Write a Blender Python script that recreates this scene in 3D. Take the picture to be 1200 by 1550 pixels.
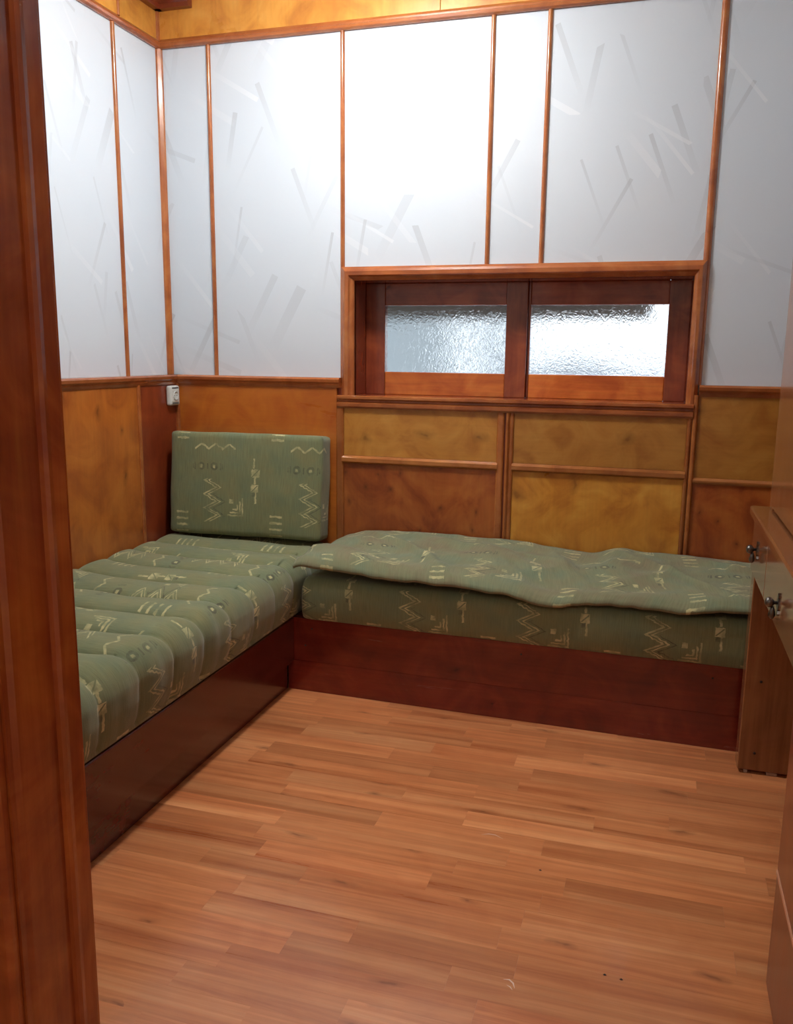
import bpy, bmesh, math, random
import numpy as np
from mathutils import Vector, Matrix, noise as mnoise

random.seed(7)
for o in list(bpy.data.objects):
    bpy.data.objects.remove(o)
S = bpy.context.scene
COL = S.collection

# ------------------------------------------------------------------ camera
YAW, PITCH, ROLL, FPX = 0.2937, 0.1845, 0.0114, 1287.2
CAM = Vector((2.2355, -3.6258, 1.40))
fw = Vector((-math.sin(YAW) * math.cos(PITCH), math.cos(YAW) * math.cos(PITCH), -math.sin(PITCH)))
rt = Vector((math.cos(YAW), math.sin(YAW), 0))
up = rt.cross(fw)
r2 = math.cos(ROLL) * rt + math.sin(ROLL) * up
u2 = -math.sin(ROLL) * rt + math.cos(ROLL) * up
cd = bpy.data.cameras.new('camera')
cd.sensor_fit = 'HORIZONTAL'
cd.sensor_width = 36
cd.lens = FPX / 1200 * 36
cd.clip_start = 0.02
cam = bpy.data.objects.new('camera', cd)
COL.objects.link(cam)
cam.matrix_world = Matrix(((r2.x, u2.x, -fw.x, CAM.x), (r2.y, u2.y, -fw.y, CAM.y),
                           (r2.z, u2.z, -fw.z, CAM.z), (0, 0, 0, 1)))
S.camera = cam

# ------------------------------------------------------------------ light and exposure
LAMP_STRENGTH = 62.0
HALL_STRENGTH = 20.0
SKY_STRENGTH = 0.95
w = bpy.data.worlds.new('world')
S.world = w
w.use_nodes = True
w.node_tree.nodes['Background'].inputs[0].default_value = (0.86, 0.93, 1.0, 1)
w.node_tree.nodes['Background'].inputs[1].default_value = SKY_STRENGTH
S.view_settings.view_transform = 'Standard'
S.view_settings.look = 'None'
S.view_settings.gamma = 1
S.view_settings.use_curve_mapping = False
S.view_settings.exposure = 1.0


# ------------------------------------------------------------------ node helpers
class X:
    """a float socket with arithmetic that adds Math nodes"""
    def __init__(s, nt, sock): s.nt = nt; s.s = sock
    def op(s, o, *a):
        n = s.nt.nodes.new('ShaderNodeMath'); n.operation = o
        for i, v in enumerate((s,) + a):
            if isinstance(v, X): s.nt.links.new(v.s, n.inputs[i])
            else: n.inputs[i].default_value = v
        return X(s.nt, n.outputs[0])
    def __add__(s, o): return s.op('ADD', o)
    def __sub__(s, o): return s.op('SUBTRACT', o)
    def __mul__(s, o): return s.op('MULTIPLY', o)
    def abs(s): return s.op('ABSOLUTE')
    def lt(s, o): return s.op('LESS_THAN', o)
    def gt(s, o): return s.op('GREATER_THAN', o)
    def max(s, o): return s.op('MAXIMUM', o)
    def min(s, o): return s.op('MINIMUM', o)
    def pp(s, o): return s.op('PINGPONG', o)
    def mod(s, o): return s.op('FLOORED_MODULO', o)


def srgb(r, g, b):
    f = lambda c: (c / 255 / 12.92) if c / 255 <= 0.04045 else ((c / 255 + 0.055) / 1.055) ** 2.4
    return (f(r), f(g), f(b), 1)


def newmat(name):
    m = bpy.data.materials.new(name)
    m.use_nodes = True
    nt = m.node_tree
    return m, nt, nt.nodes['Principled BSDF']


def nd(nt, t, **kw):
    n = nt.nodes.new(t)
    for k, v in kw.items():
        if hasattr(n, k) and k not in n.inputs: setattr(n, k, v)
        else: n.inputs[k].default_value = v
    return n


def mix(nt, fac, a, b, blend='MIX'):
    n = nt.nodes.new('ShaderNodeMix'); n.data_type = 'RGBA'; n.blend_type = blend
    for i, v in ((0, fac), (6, a), (7, b)):
        if hasattr(v, 'links'): nt.links.new(v, n.inputs[i])
        elif isinstance(v, X): nt.links.new(v.s, n.inputs[i])
        else: n.inputs[i].default_value = v
    return n.outputs[2]


def ramp(nt, fac, stops):
    n = nt.nodes.new('ShaderNodeValToRGB')
    e = n.color_ramp.elements
    while len(e) < len(stops): e.new(0.5)
    for i, (p, c) in enumerate(stops):
        e[i].position = p; e[i].color = c
    nt.links.new(fac, n.inputs[0])
    return n.outputs[0]


def plain(name, col, rough=0.5, metal=0.0, **kw):
    m, nt, b = newmat(name)
    tc = nd(nt, 'ShaderNodeTexCoord')
    n = nd(nt, 'ShaderNodeTexNoise', Scale=30.0, Detail=3.0)
    nt.links.new(tc.outputs['Object'], n.inputs['Vector'])
    d = tuple(c * 0.9 for c in col[:3]) + (1,)
    nt.links.new(mix(nt, n.outputs[0], d, col), b.inputs['Base Color'])
    b.inputs['Roughness'].default_value = rough
    b.inputs['Metallic'].default_value = metal
    for k, v in kw.items(): b.inputs[k].default_value = v
    return m


def wood(name, light, mid, dark, axis='z', stretch=9.0, scale=5.0, knots=0.0, rough=0.28, coat=0.35,
         blotch=0.5, vary=0.12, streak=0.35, kscale=3.2, k=0.82, plane='wall'):
    """varnished wood: streaks along one axis, broad blotches and optional knots"""
    light, mid, dark = [tuple(v * k for v in q[:3]) + (1,) for q in (light, mid, dark)]
    m, nt, b = newmat(name)
    L = nt.links.new
    tc = nd(nt, 'ShaderNodeTexCoord'); oi = nd(nt, 'ShaderNodeObjectInfo')
    off = nd(nt, 'ShaderNodeVectorMath', operation='MULTIPLY_ADD')
    comb = nd(nt, 'ShaderNodeCombineXYZ')
    for i in range(3): L(oi.outputs['Random'], comb.inputs[i])
    L(comb.outputs[0], off.inputs[0]); off.inputs[1].default_value = (17.3, 9.1, 23.7)
    L(tc.outputs['Object'], off.inputs[2])
    mp = nd(nt, 'ShaderNodeMapping')
    sc = [scale * stretch ** 0.5] * 3
    sc['xyz'.index(axis)] = scale / stretch ** 0.5
    mp.inputs['Scale'].default_value = sc
    L(off.outputs[0], mp.inputs['Vector'])
    n1 = nd(nt, 'ShaderNodeTexNoise', Scale=1.0, Detail=7.0, Roughness=0.62, Distortion=0.6)
    L(mp.outputs[0], n1.inputs['Vector'])
    n2 = nd(nt, 'ShaderNodeTexNoise', Scale=5.5, Detail=4.0, Roughness=0.55, Distortion=1.4)
    L(off.outputs[0], n2.inputs['Vector'])
    mp3 = nd(nt, 'ShaderNodeMapping')
    sc3 = [90.0] * 3; sc3['xyz'.index(axis)] = 4.0
    mp3.inputs['Scale'].default_value = sc3
    L(off.outputs[0], mp3.inputs['Vector'])
    n3 = nd(nt, 'ShaderNodeTexNoise', Scale=1.0, Detail=2.0)
    L(mp3.outputs[0], n3.inputs['Vector'])
    c = ramp(nt, n1.outputs[0], [(0.30, dark), (0.52, mid), (0.72, light)])
    bl = ramp(nt, n2.outputs[0], [(0.33, dark), (0.5, mid), (0.68, light)])
    c = mix(nt, blotch, c, bl)
    f3 = ramp(nt, n3.outputs[0], [(0.3, (1 - streak,) * 3 + (1,)), (0.62, (1, 1, 1, 1))])
    c = mix(nt, 1.0, c, f3, 'MULTIPLY')
    if knots > 0:
        mk = nd(nt, 'ShaderNodeMapping')
        sx = nd(nt, 'ShaderNodeSeparateXYZ'); L(off.outputs[0], sx.inputs[0])
        cx = nd(nt, 'ShaderNodeCombineXYZ')
        if plane == 'wall':
            L((X(nt, sx.outputs[0]) + X(nt, sx.outputs[1])).s, cx.inputs[0]); L(sx.outputs[2], cx.inputs[1])
            ks = (kscale * 1.5, kscale, 1) if axis == 'z' else (kscale, kscale * 1.5, 1)
        else:
            L(sx.outputs[0], cx.inputs[0]); L(sx.outputs[1], cx.inputs[1])
            ks = (kscale, kscale * 3.0, 1)
        mk.inputs['Scale'].default_value = ks
        L(cx.outputs[0], mk.inputs['Vector'])
        nw = nd(nt, 'ShaderNodeTexNoise', Scale=9.0, Detail=3.0)
        L(off.outputs[0], nw.inputs['Vector'])
        va = nd(nt, 'ShaderNodeVectorMath', operation='MULTIPLY_ADD')
        L(nw.outputs[1], va.inputs[0]); va.inputs[1].default_value = (0.5, 0.5, 0.5); L(mk.outputs[0], va.inputs[2])
        vo = nd(nt, 'ShaderNodeTexVoronoi', voronoi_dimensions='2D', Scale=1.0)
        L(va.outputs[0], vo.inputs['Vector'])
        k = ramp(nt, vo.outputs['Distance'], [(0.02, (1, 1, 1, 1)), (0.05, (.55, .55, .55, 1)), (0.16, (0, 0, 0, 1))])
        sep = nd(nt, 'ShaderNodeSeparateColor'); L(vo.outputs['Color'], sep.inputs[0])
        pres = X(nt, sep.outputs[0]).gt(1 - knots)
        kf = nd(nt, 'ShaderNodeSeparateColor'); L(k, kf.inputs[0])
        dk = tuple(x * 0.5 for x in dark[:3]) + (1,)
        c = mix(nt, X(nt, kf.outputs[0]) * pres * 0.75, c, dk)
    hs = nd(nt, 'ShaderNodeHueSaturation')
    L(c, hs.inputs['Color'])
    val = X(nt, oi.outputs['Random']) * (2 * vary) + (1 - vary)
    L(val.s, hs.inputs['Value'])
    L(hs.outputs[0], b.inputs['Base Color'])
    rr = X(nt, n1.outputs[0]) * 0.14 + (rough - 0.07)
    L(rr.s, b.inputs['Roughness'])
    b.inputs['Coat Weight'].default_value = coat
    b.inputs['Coat Roughness'].default_value = 0.10
    bp = nd(nt, 'ShaderNodeBump', Strength=0.06, Distance=0.002)
    L(n3.outputs[0], bp.inputs['Height']); L(bp.outputs[0], b.inputs['Normal'])
    return m


# ------------------------------------------------------------------ mesh helpers
def mesh_from(name, verts, faces, smooth=False):
    me = bpy.data.meshes.new(name)
    me.from_pydata([tuple(v) for v in verts], [], faces)
    me.update()
    if smooth:
        me.polygons.foreach_set('use_smooth', [True] * len(me.polygons))
    return me


def link(name, me, mat=None, parent=None, loc=(0, 0, 0), rot=(0, 0, 0)):
    o = bpy.data.objects.new(name, me)
    COL.objects.link(o)
    if mat is not None and me is not None and not me.materials: me.materials.append(mat)
    if parent is not None: o.parent = parent
    o.location = loc
    o.rotation_euler = rot
    return o


def fixn(me):
    bm = bmesh.new(); bm.from_mesh(me)
    bmesh.ops.recalc_face_normals(bm, faces=bm.faces)
    bm.to_mesh(me); bm.free()
    return me


def box_mesh(lo, hi, bevel=0.0, seg=1):
    bm = bmesh.new()
    bmesh.ops.create_cube(bm, size=1)
    for v in bm.verts:
        v.co = Vector([lo[i] + (hi[i] - lo[i]) * (v.co[i] + 0.5) for i in range(3)])
    if bevel:
        bmesh.ops.bevel(bm, geom=bm.edges[:], offset=bevel, segments=seg, affect='EDGES', profile=0.5)
    me = bpy.data.meshes.new('box'); bm.to_mesh(me); bm.free()
    return me


def boxes_mesh(lst):
    bm = bmesh.new()
    for lo, hi in lst:
        r = bmesh.ops.create_cube(bm, size=1)
        for v in r['verts']:
            v.co = Vector([lo[i] + (hi[i] - lo[i]) * (v.co[i] + 0.5) for i in range(3)])
    me = bpy.data.meshes.new('boxes'); bm.to_mesh(me); bm.free()
    return me


def box(name, lo, hi, mat, parent=None, bevel=0.002, seg=1):
    """a box given in world metres; its origin is the centre of its base"""
    c = Vector(((lo[0] + hi[0]) / 2, (lo[1] + hi[1]) / 2, lo[2]))
    me = box_mesh(Vector(lo) - c, Vector(hi) - c, bevel, seg)
    pl = parent.location if parent is not None else Vector((0, 0, 0))
    return link(name, me, mat, parent, c - pl)


def prism(name, prof, axis, a, b, mat, parent=None, smooth=False):
    """extrude a closed 2-D profile along one axis; profile coordinates are the other two axes in order"""
    ax = 'xyz'.index(axis); oth = [i for i in range(3) if i != ax]
    V = []
    for t in (a, b):
        for p in prof:
            v = [0, 0, 0]; v[ax] = t; v[oth[0]] = p[0]; v[oth[1]] = p[1]; V.append(v)
    n = len(prof)
    F = [[i, (i + 1) % n, n + (i + 1) % n, n + i] for i in range(n)] + [list(range(n)), list(range(2 * n - 1, n - 1, -1))]
    c = Vector([sum(v[i] for v in V) / len(V) for i in range(3)]); c.z = min(v[2] for v in V)
    if smooth:                      # only the curved side is smooth: it shares no vertices with the caps
        V = V + V
        F = F[:n - 1] + [[i + 2 * n for i in f] for f in F[n - 1:]]
    me = mesh_from(name, [Vector(v) - c for v in V], F)
    if smooth:
        if me.polygons[n // 2].normal.dot(me.polygons[n // 2].center - Vector([0, 0, me.polygons[n // 2].center.z])) < 0: me.flip_normals()
        me.polygons.foreach_set('use_smooth', [i < n - 1 for i in range(len(me.polygons))])
    else:
        fixn(me)
    pl = parent.location if parent is not None else Vector((0, 0, 0))
    return link(name, me, mat, parent, c - pl)


def lathe(name, prof, mat, parent, loc, axis='z', seg=28, flip=1):
    """prof: (radius, height) list, turned about the axis"""
    V = []; F = []
    for r, h in prof:
        for k in range(seg):
            a = 2 * math.pi * k / seg
            p = (r * math.cos(a), r * math.sin(a), h * flip)
            V.append({'z': p, 'x': (p[2], p[0], p[1]), 'y': (p[0], p[2], p[1])}[axis])
    for i in range(len(prof) - 1):
        for k in range(seg):
            F.append([i * seg + k, i * seg + (k + 1) % seg, (i + 1) * seg + (k + 1) % seg, (i + 1) * seg + k])
    F.append(list(range(seg))); F.append(list(range((len(prof) - 1) * seg, len(prof) * seg)))
    me = fixn(mesh_from(name, V, F, True))
    return link(name, me, mat, parent, loc)


def empty(name, loc):
    o = bpy.data.objects.new(name, None)
    COL.objects.link(o); o.location = loc
    o.empty_display_size = 0.1
    return o


def tag(o, label, cat, group=None):
    o['label'] = label; o['category'] = cat
    if group: o['group'] = group
    return o


def struct(o):
    o['kind'] = 'structure'
    return o


def halfround(w, d, n=8):
    return [(-w / 2 * math.cos(math.pi * k / n), d * math.sin(math.pi * k / n)) for k in range(n + 1)]


# ------------------------------------------------------------------ materials
M = {}
M['trim'] = wood('trim_wood', srgb(214, 138, 76), srgb(190, 106, 54), srgb(146, 70, 38), 'x', 16, 5, 0.0, 0.25, 0.5, streak=0.15, k=0.85)
M['trim_v'] = wood('trim_wood_upright', srgb(214, 142, 80), srgb(190, 108, 56), srgb(146, 74, 40), 'z', 16, 5, 0.0, 0.25, 0.5, streak=0.15, k=0.85)
M['trim_y'] = wood('trim_wood_side', srgb(206, 126, 72), srgb(180, 100, 54), srgb(138, 66, 38), 'y', 16, 5, 0.0, 0.25, 0.5, streak=0.15, k=0.85)
M['trim_low'] = wood('lower_trim_wood', srgb(208, 140, 74), srgb(188, 116, 58), srgb(154, 84, 42), 'x', 12, 4, 0.0, 0.25, 0.5, streak=0.12)
M['trim_low_v'] = wood('lower_trim_wood_upright', srgb(206, 134, 72), srgb(186, 110, 56), srgb(150, 80, 40), 'z', 12, 4, 0.0, 0.25, 0.5, streak=0.12)
M['pan_orange'] = wood('panel_orange', srgb(216, 132, 48), srgb(198, 112, 42), srgb(174, 86, 34), 'x', 5, 3, 0.25, 0.3, 0.3, streak=0.06)
M['pan_tan'] = wood('panel_tan', srgb(216, 158, 76), srgb(200, 138, 60), srgb(172, 106, 42), 'x', 2, 3, 0.35, 0.3, 0.3, 0.7, streak=0.06)
M['pan_yellow'] = wood('panel_yellow', srgb(238, 178, 78), srgb(220, 152, 58), srgb(186, 114, 40), 'z', 2, 3.5, 0.35, 0.3, 0.3, 0.7, streak=0.06)
M['pan_red'] = wood('panel_red_orange', srgb(206, 124, 58), srgb(184, 98, 44), srgb(140, 60, 30), 'z', 2.5, 3.2, 0.7, 0.3, 0.3, 0.7, streak=0.08, kscale=6.0)
M['pan_dark'] = wood('panel_dark_red', srgb(164, 78, 40), srgb(142, 60, 32), srgb(112, 42, 26), 'z', 5, 3, 0.0, 0.3, 0.35, 0.5, streak=0.1)
M['pan_left'] = wood('panel_left_wall', srgb(210, 130, 54), srgb(190, 108, 42), srgb(150, 74, 32), 'z', 4, 3, 0.5, 0.3, 0.3, 0.5, streak=0.08, kscale=4.0)
M['frieze'] = wood('frieze_wood', srgb(236, 174, 84), srgb(222, 154, 66), srgb(190, 118, 50), 'z', 2, 3, 0.0, 0.3, 0.3, 0.7, streak=0.06, k=0.95)
M['window'] = wood('window_wood', srgb(180, 92, 50), srgb(152, 68, 40), srgb(112, 44, 30), 'x', 10, 5, 0.25, 0.22, 0.6, streak=0.12, k=0.95)
M['window_v'] = wood('window_wood_upright', srgb(176, 90, 50), srgb(148, 66, 40), srgb(108, 42, 30), 'z', 10, 5, 0.0, 0.22, 0.6, streak=0.12)
M['window_o'] = wood('window_rail_orange', srgb(226, 136, 56), srgb(206, 110, 44), srgb(170, 76, 34), 'x', 10, 5, 0.0, 0.22, 0.6, streak=0.12, k=1.0)
M['base'] = wood('bench_base_wood', srgb(164, 60, 40), srgb(142, 44, 30), srgb(108, 30, 24), 'x', 14, 4, 0.25, 0.25, 0.4, streak=0.12, k=0.72)
M['base_y'] = wood('bench_base_wood_side', srgb(128, 44, 32), srgb(106, 34, 27), srgb(80, 26, 22), 'y', 14, 4, 0.2, 0.22, 0.4, streak=0.12, k=0.72)
M['jamb'] = wood('door_frame_wood', srgb(202, 116, 48), srgb(164, 76, 32), srgb(116, 40, 22), 'z', 14, 3.2, 0.5, 0.2, 0.7, 0.45, streak=0.15, kscale=3.0, k=1.1)
M['plank'] = wood('floor_strip_wood', srgb(238, 170, 116), srgb(218, 140, 88), srgb(180, 98, 54), 'x', 24, 3.8, 0.22, 0.30, 0.2, 0.12, 0.17, 0.10, kscale=3.0, k=0.94, plane='floor')
M['desk'] = wood('desk_laminate', srgb(170, 116, 72), srgb(150, 96, 58), srgb(122, 72, 44), 'z', 16, 5, 0.15, 0.2, 0.5, 0.25, streak=0.12, k=1.0)
M['desk_y'] = wood('desk_laminate_top', srgb(172, 114, 74), srgb(152, 96, 60), srgb(126, 72, 46), 'y', 16, 5, 0.0, 0.15, 0.5, 0.25, streak=0.1, k=0.92)
M['desk_red'] = wood('desk_pedestal_laminate', srgb(160, 90, 54), srgb(140, 72, 42), srgb(112, 52, 32), 'z', 10, 4, 0.0, 0.3, 0.3, 0.3, streak=0.1, k=0.74)
M['ceil'] = plain('ceiling_paint', srgb(232, 226, 214), 0.7)
M['plaster'] = plain('plaster', srgb(216, 208, 196), 0.8)
M['subfloor'] = plain('subfloor_dark', srgb(96, 58, 38), 0.8)
M['plastic'] = plain('socket_plastic', srgb(226, 230, 226), 0.35)
M['slot'] = plain('socket_dark', srgb(92, 98, 100), 0.5)
M['metal'] = plain('knob_metal', srgb(120, 116, 112), 0.28, 1.0)
M['screw'] = plain('screw_dark', srgb(44, 26, 20), 0.6)
M['edge'] = plain('edge_strip', srgb(206, 150, 118), 0.3)
M['glide'] = plain('glide_plastic', srgb(178, 150, 132), 0.5)
M['outwall'] = plain('outside_render', srgb(176, 186, 192), 0.9)
M['outbeam'] = plain('outside_beam_paint', srgb(112, 112, 106), 0.8)
M['outpar'] = plain('outside_parapet_paint', srgb(196, 206, 220), 0.9)


def white_laminate():
    """pale blue white wall board printed with scattered brush strokes"""
    m, nt, b = newmat('white_brushed_wall_board'); L = nt.links.new
    tc = nd(nt, 'ShaderNodeTexCoord'); sp = nd(nt, 'ShaderNodeSeparateXYZ')
    geo = nd(nt, 'ShaderNodeNewGeometry')
    L(geo.outputs['Position'], sp.inputs[0])
    x, y, z = [X(nt, sp.outputs[i]) for i in range(3)]
    cb = nd(nt, 'ShaderNodeCombineXYZ'); L((x + y * 1.13).s, cb.inputs[0]); L(z.s, cb.inputs[1])
    darker = srgb(184, 192, 199); lighter = srgb(234, 240, 246)
    nz = nd(nt, 'ShaderNodeTexNoise', Scale=2.6, Detail=2.0); L(cb.outputs[0], nz.inputs['Vector'])
    c = mix(nt, nz.outputs[0], srgb(211, 222, 232), srgb(219, 228, 236))
    layers = [(62, .46, .10, 0, .09, .60), (112, .42, .07, 0, .07, .62), (-30, .44, .08, 1, .07, .66), (80, .40, .07, 0, .06, .66),
              (-50, .46, .08, 1, .07, .66), (-20, .5, .10, 0, .04, .66)]
    for i, (ang, ln, wd, kind, half, pr) in enumerate(layers):
        mp = nd(nt, 'ShaderNodeMapping', vector_type='TEXTURE')
        mp.inputs['Rotation'].default_value = (0, 0, math.radians(ang))
        mp.inputs['Location'].default_value = (0.37 * i, 0.21 * i, 0)
        mp.inputs['Scale'].default_value = (ln, wd * 2.2, 1)
        L(cb.outputs[0], mp.inputs['Vector'])
        vo = nd(nt, 'ShaderNodeTexVoronoi', voronoi_dimensions='2D', Scale=1.0, Randomness=0.9)
        L(mp.outputs[0], vo.inputs['Vector'])
        df = nd(nt, 'ShaderNodeVectorMath', operation='SUBTRACT'); L(mp.outputs[0], df.inputs[0]); L(vo.outputs['Position'], df.inputs[1])
        ds = nd(nt, 'ShaderNodeSeparateXYZ'); L(df.outputs[0], ds.inputs[0])
        cs = nd(nt, 'ShaderNodeSeparateColor'); L(vo.outputs['Color'], cs.inputs[0])
        r, g, bb = [X(nt, cs.outputs[k]) for k in range(3)]
        dx, dy = X(nt, ds.outputs[0]), X(nt, ds.outputs[1])
        lx = (dx * 1.0 + 0.34)                                   # 0 at the start of the stroke
        fade = lx * 1.45
        fade = fade.max(0.0).min(1.0)
        msk = dx.abs().lt(0.34) * (dy + dx * 0.02).abs().lt(g * half + 0.025) * r.gt(pr)
        c = mix(nt, msk * fade * (bb * 0.5 + 0.2), c, lighter if kind else darker)
    L(c, b.inputs['Base Color'])
    b.inputs['Roughness'].default_value = 0.47
    b.inputs['Specular IOR Level'].default_value = 0.85
    return m


M['white'] = white_laminate()


def fabric(name, a, b_, c_, W=0.465, H=0.43):
    """green woven upholstery with cream geometric motifs; UV is in metres"""
    m, nt, bs = newmat(name); L = nt.links.new
    tc = nd(nt, 'ShaderNodeTexCoord'); sp = nd(nt, 'ShaderNodeSeparateXYZ')
    L(tc.outputs['UV'], sp.inputs[0])
    u = X(nt, sp.outputs[0]); v = X(nt, sp.outputs[1])
    # slight weave wobble
    wn = nd(nt, 'ShaderNodeTexNoise', Scale=60.0, Detail=1.0); L(tc.outputs['UV'], wn.inputs['Vector'])
    wob = X(nt, wn.outputs[0]) * 0.010 - 0.005
    u = (u + wob).mod(W); v = (v + wob).mod(H)

    def bx(cu, cv, hu, hv): return (u - cu).abs().lt(hu) * (v - cv).abs().lt(hv)
    def ring(cu, cv, r, t):
        d = ((u - cu) * (u - cu) + (v - cv) * (v - cv)).op('SQRT')
        return (d - r).abs().lt(t)
    bright = None
    def add(acc, e): return e if acc is None else acc.max(e)
    A = None; B = None
    for vv in (.022, .052, .081, .110):                               # four bars
        A = add(A, bx(.078, vv, .030, .0048))
    zz = (v - .07).pp(.032) * 1.9                                      # upright double zigzag
    zr = (v - .170).abs().lt(.098)
    A = add(A, (u - .190 - zz).abs().lt(.0060) * zr)
    A = add(A, (u - .212 - zz).abs().lt(.0045) * zr)
    B = add(B, (u - .236 - zz).abs().lt(.0042) * (v - .150).abs().lt(.055))
    hz = (u - .14).pp(.034) * 0.75                                     # lying wave
    A = add(A, (v - .404 - hz).abs().lt(.0050) * (u - .24).abs().lt(.10))
    for cu in (.170, .236):                                            # two eyes with whiskers
        B = add(B, ring(cu, .325, .014, .0045))
        A = add(A, bx(cu, .325, .006, .006))
    for cu, hh in ((.140, .016), (.130, .012), (.203, .014), (.268, .016), (.278, .012)):
        B = add(B, bx(cu, .325, .0030, hh))
    for k, s in enumerate((.040, .026, .012)):                         # nested corners
        A = add(A, bx(.345 + s * .9, .146, .0034, s)); A = add(A, bx(.345, .146 - s, s, .0036))
    A = add(A, bx(.326, .170, .010, .010))
    A = add(A, bx(.440, .300, .019, .018)); A = add(A, bx(.440, .268, .0042, .016))     # chain
    A = add(A, bx(.432, .345, .0040, .022)); A = add(A, bx(.440, .232, .017, .017))
    A = add(A, bx(.446, .190, .0040, .026)); B = add(B, bx(.440, .205, .012, .008))
    cut = ((u - .440) - (v - .300)).abs().lt(.0035) * (v - .300).abs().lt(.018)
    cut2 = ((u - .440) - (v - .232)).abs().lt(.0035) * (v - .232).abs().lt(.014)
    A = A * (cut.max(cut2) * -1.0 + 1.0)
    # yarn colours
    n1 = nd(nt, 'ShaderNodeTexNoise', Scale=7.0, Detail=4.0, Roughness=0.6); L(tc.outputs['UV'], n1.inputs['Vector'])
    mp = nd(nt, 'ShaderNodeMapping'); mp.inputs['Scale'].default_value = (240, 14, 1); L(tc.outputs['UV'], mp.inputs['Vector'])
    n2 = nd(nt, 'ShaderNodeTexNoise', Scale=1.0, Detail=3.0); L(mp.outputs[0], n2.inputs['Vector'])
    n4 = nd(nt, 'ShaderNodeTexNoise', Scale=420.0, Detail=1.0); L(tc.outputs['UV'], n4.inputs['Vector'])
    col = ramp(nt, n1.outputs[0], [(0.32, b_), (0.5, a), (0.66, c_)])
    f2 = ramp(nt, n2.outputs[0], [(0.3, (.84, .84, .84, 1)), (0.65, (1.04, 1.04, 1.04, 1))])
    col = mix(nt, 1.0, col, f2, 'MULTIPLY')
    wear = nd(nt, 'ShaderNodeTexNoise', Scale=26.0, Detail=3.0); L(tc.outputs['UV'], wear.inputs['Vector'])
    wf = X(nt, wear.outputs[0]) * 2.6 - 0.75
    wf = wf.max(0.10).min(0.95)
    col = mix(nt, B * wf, col, srgb(92, 92, 74))
    cream = mix(nt, n1.outputs[0], srgb(196, 186, 128), srgb(214, 208, 164))
    col = mix(nt, A * wf, col, cream)
    L(col, bs.inputs['Base Color'])
    bs.inputs['Roughness'].default_value = 0.95
    bs.inputs['Specular IOR Level'].default_value = 0.15
    bs.inputs['Sheen Weight'].default_value = 0.25
    bs.inputs['Sheen Roughness'].default_value = 0.5
    bp = nd(nt, 'ShaderNodeBump', Strength=0.35, Distance=0.003)
    L((X(nt, n4.outputs[0]) * 0.5 + A * 0.6 + X(nt, n2.outputs[0]) * 0.6).s, bp.inputs['Height'])
    L(bp.outputs[0], bs.inputs['Normal'])
    return m


M['fabric'] = fabric('green_upholstery', srgb(127, 133, 98), srgb(119, 130, 101), srgb(133, 133, 95))
M['fabric_cover'] = fabric('green_cover_fabric', srgb(133, 136, 104), srgb(134, 126, 98), srgb(124, 136, 109))


def glass():
    m, nt, b = newmat('patterned_frosted_glass'); L = nt.links.new
    tc = nd(nt, 'ShaderNodeTexCoord')
    n = nd(nt, 'ShaderNodeTexNoise', Scale=42.0, Detail=2.0, Distortion=2.2); L(tc.outputs['Object'], n.inputs['Vector'])
    b.inputs['Base Color'].default_value = (0.93, 0.96, 0.98, 1)
    b.inputs['Transmission Weight'].default_value = 1.0
    b.inputs['Roughness'].default_value = 0.22
    b.inputs['IOR'].default_value = 1.4
    bp = nd(nt, 'ShaderNodeBump', Strength=0.42, Distance=0.010); L(n.outputs[0], bp.inputs['Height']); L(bp.outputs[0], b.inputs['Normal'])
    return m


M['glass'] = glass()


def emis(name, col, s):
    m, nt, b = newmat(name)
    b.inputs['Base Color'].default_value = (0.9, 0.9, 0.9, 1)
    b.inputs['Emission Color'].default_value = col
    b.inputs['Emission Strength'].default_value = s
    return m


M['lamp'] = emis('lamp_opal_glass_lit', (0.985, 0.985, 0.99, 1), LAMP_STRENGTH)
M['hall_lamp'] = emis('hall_lamp_opal_glass_lit', (1.0, 0.93, 0.86, 1), HALL_STRENGTH)

# ------------------------------------------------------------------ room shell
ZT, ZC = 2.721, 1.290            # lower edge of the top rail, upper edge of the chair rail
CEIL = 2.95
XR, YD = 3.08, -2.75             # right wall, room side of the door wall
WB, WL = -0.03, 0.05             # faces of the back and left wainscots
OX0, OX1, OZ0, OZ1 = 0.937, 2.345, 1.213, 1.710   # window opening

floor = struct(link('floor', box_mesh((-0.1, -5.6, -0.12), (3.9, 0.25, -0.014)), M['subfloor']))
ceil = struct(link('ceiling', box_mesh((-0.1, -5.6, CEIL), (3.9, 0.25, CEIL + 0.1)), M['ceil']))
wall_back = struct(link('wall_back', boxes_mesh([((-0.1, 0.012, -0.014), (OX0 - 0.0125, 0.24, CEIL)), ((OX1 + 0.0125, 0.012, -0.014), (3.9, 0.24, CEIL)),
                                                ((OX0 - 0.0125, 0.012, -0.014), (OX1 + 0.0125, 0.24, OZ0 - 0.013)), ((OX0 - 0.0125, 0.012, OZ1 + 0.0125), (OX1 + 0.0125, 0.24, CEIL))]), M['plaster']))
wall_left = struct(link('wall_left', box_mesh((-0.12, -2.9, -0.014), (-0.012, 0.012, CEIL)), M['plaster']))
wall_right = struct(link('wall_right', box_mesh((XR + 0.012, -2.9, -0.014), (XR + 0.14, 0.012, CEIL)), M['plaster']))
DX0, DX1, DZ = 1.52, 2.50, 2.08   # door opening
wall_door = struct(link('wall_door', boxes_mesh([((-0.012, -2.87, -0.014), (DX0, YD, CEIL)), ((DX1, -2.87, -0.014), (XR + 0.012, YD, CEIL)),
                                                ((DX0, -2.87, DZ), (DX1, YD, CEIL))]), M['plaster']))
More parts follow.
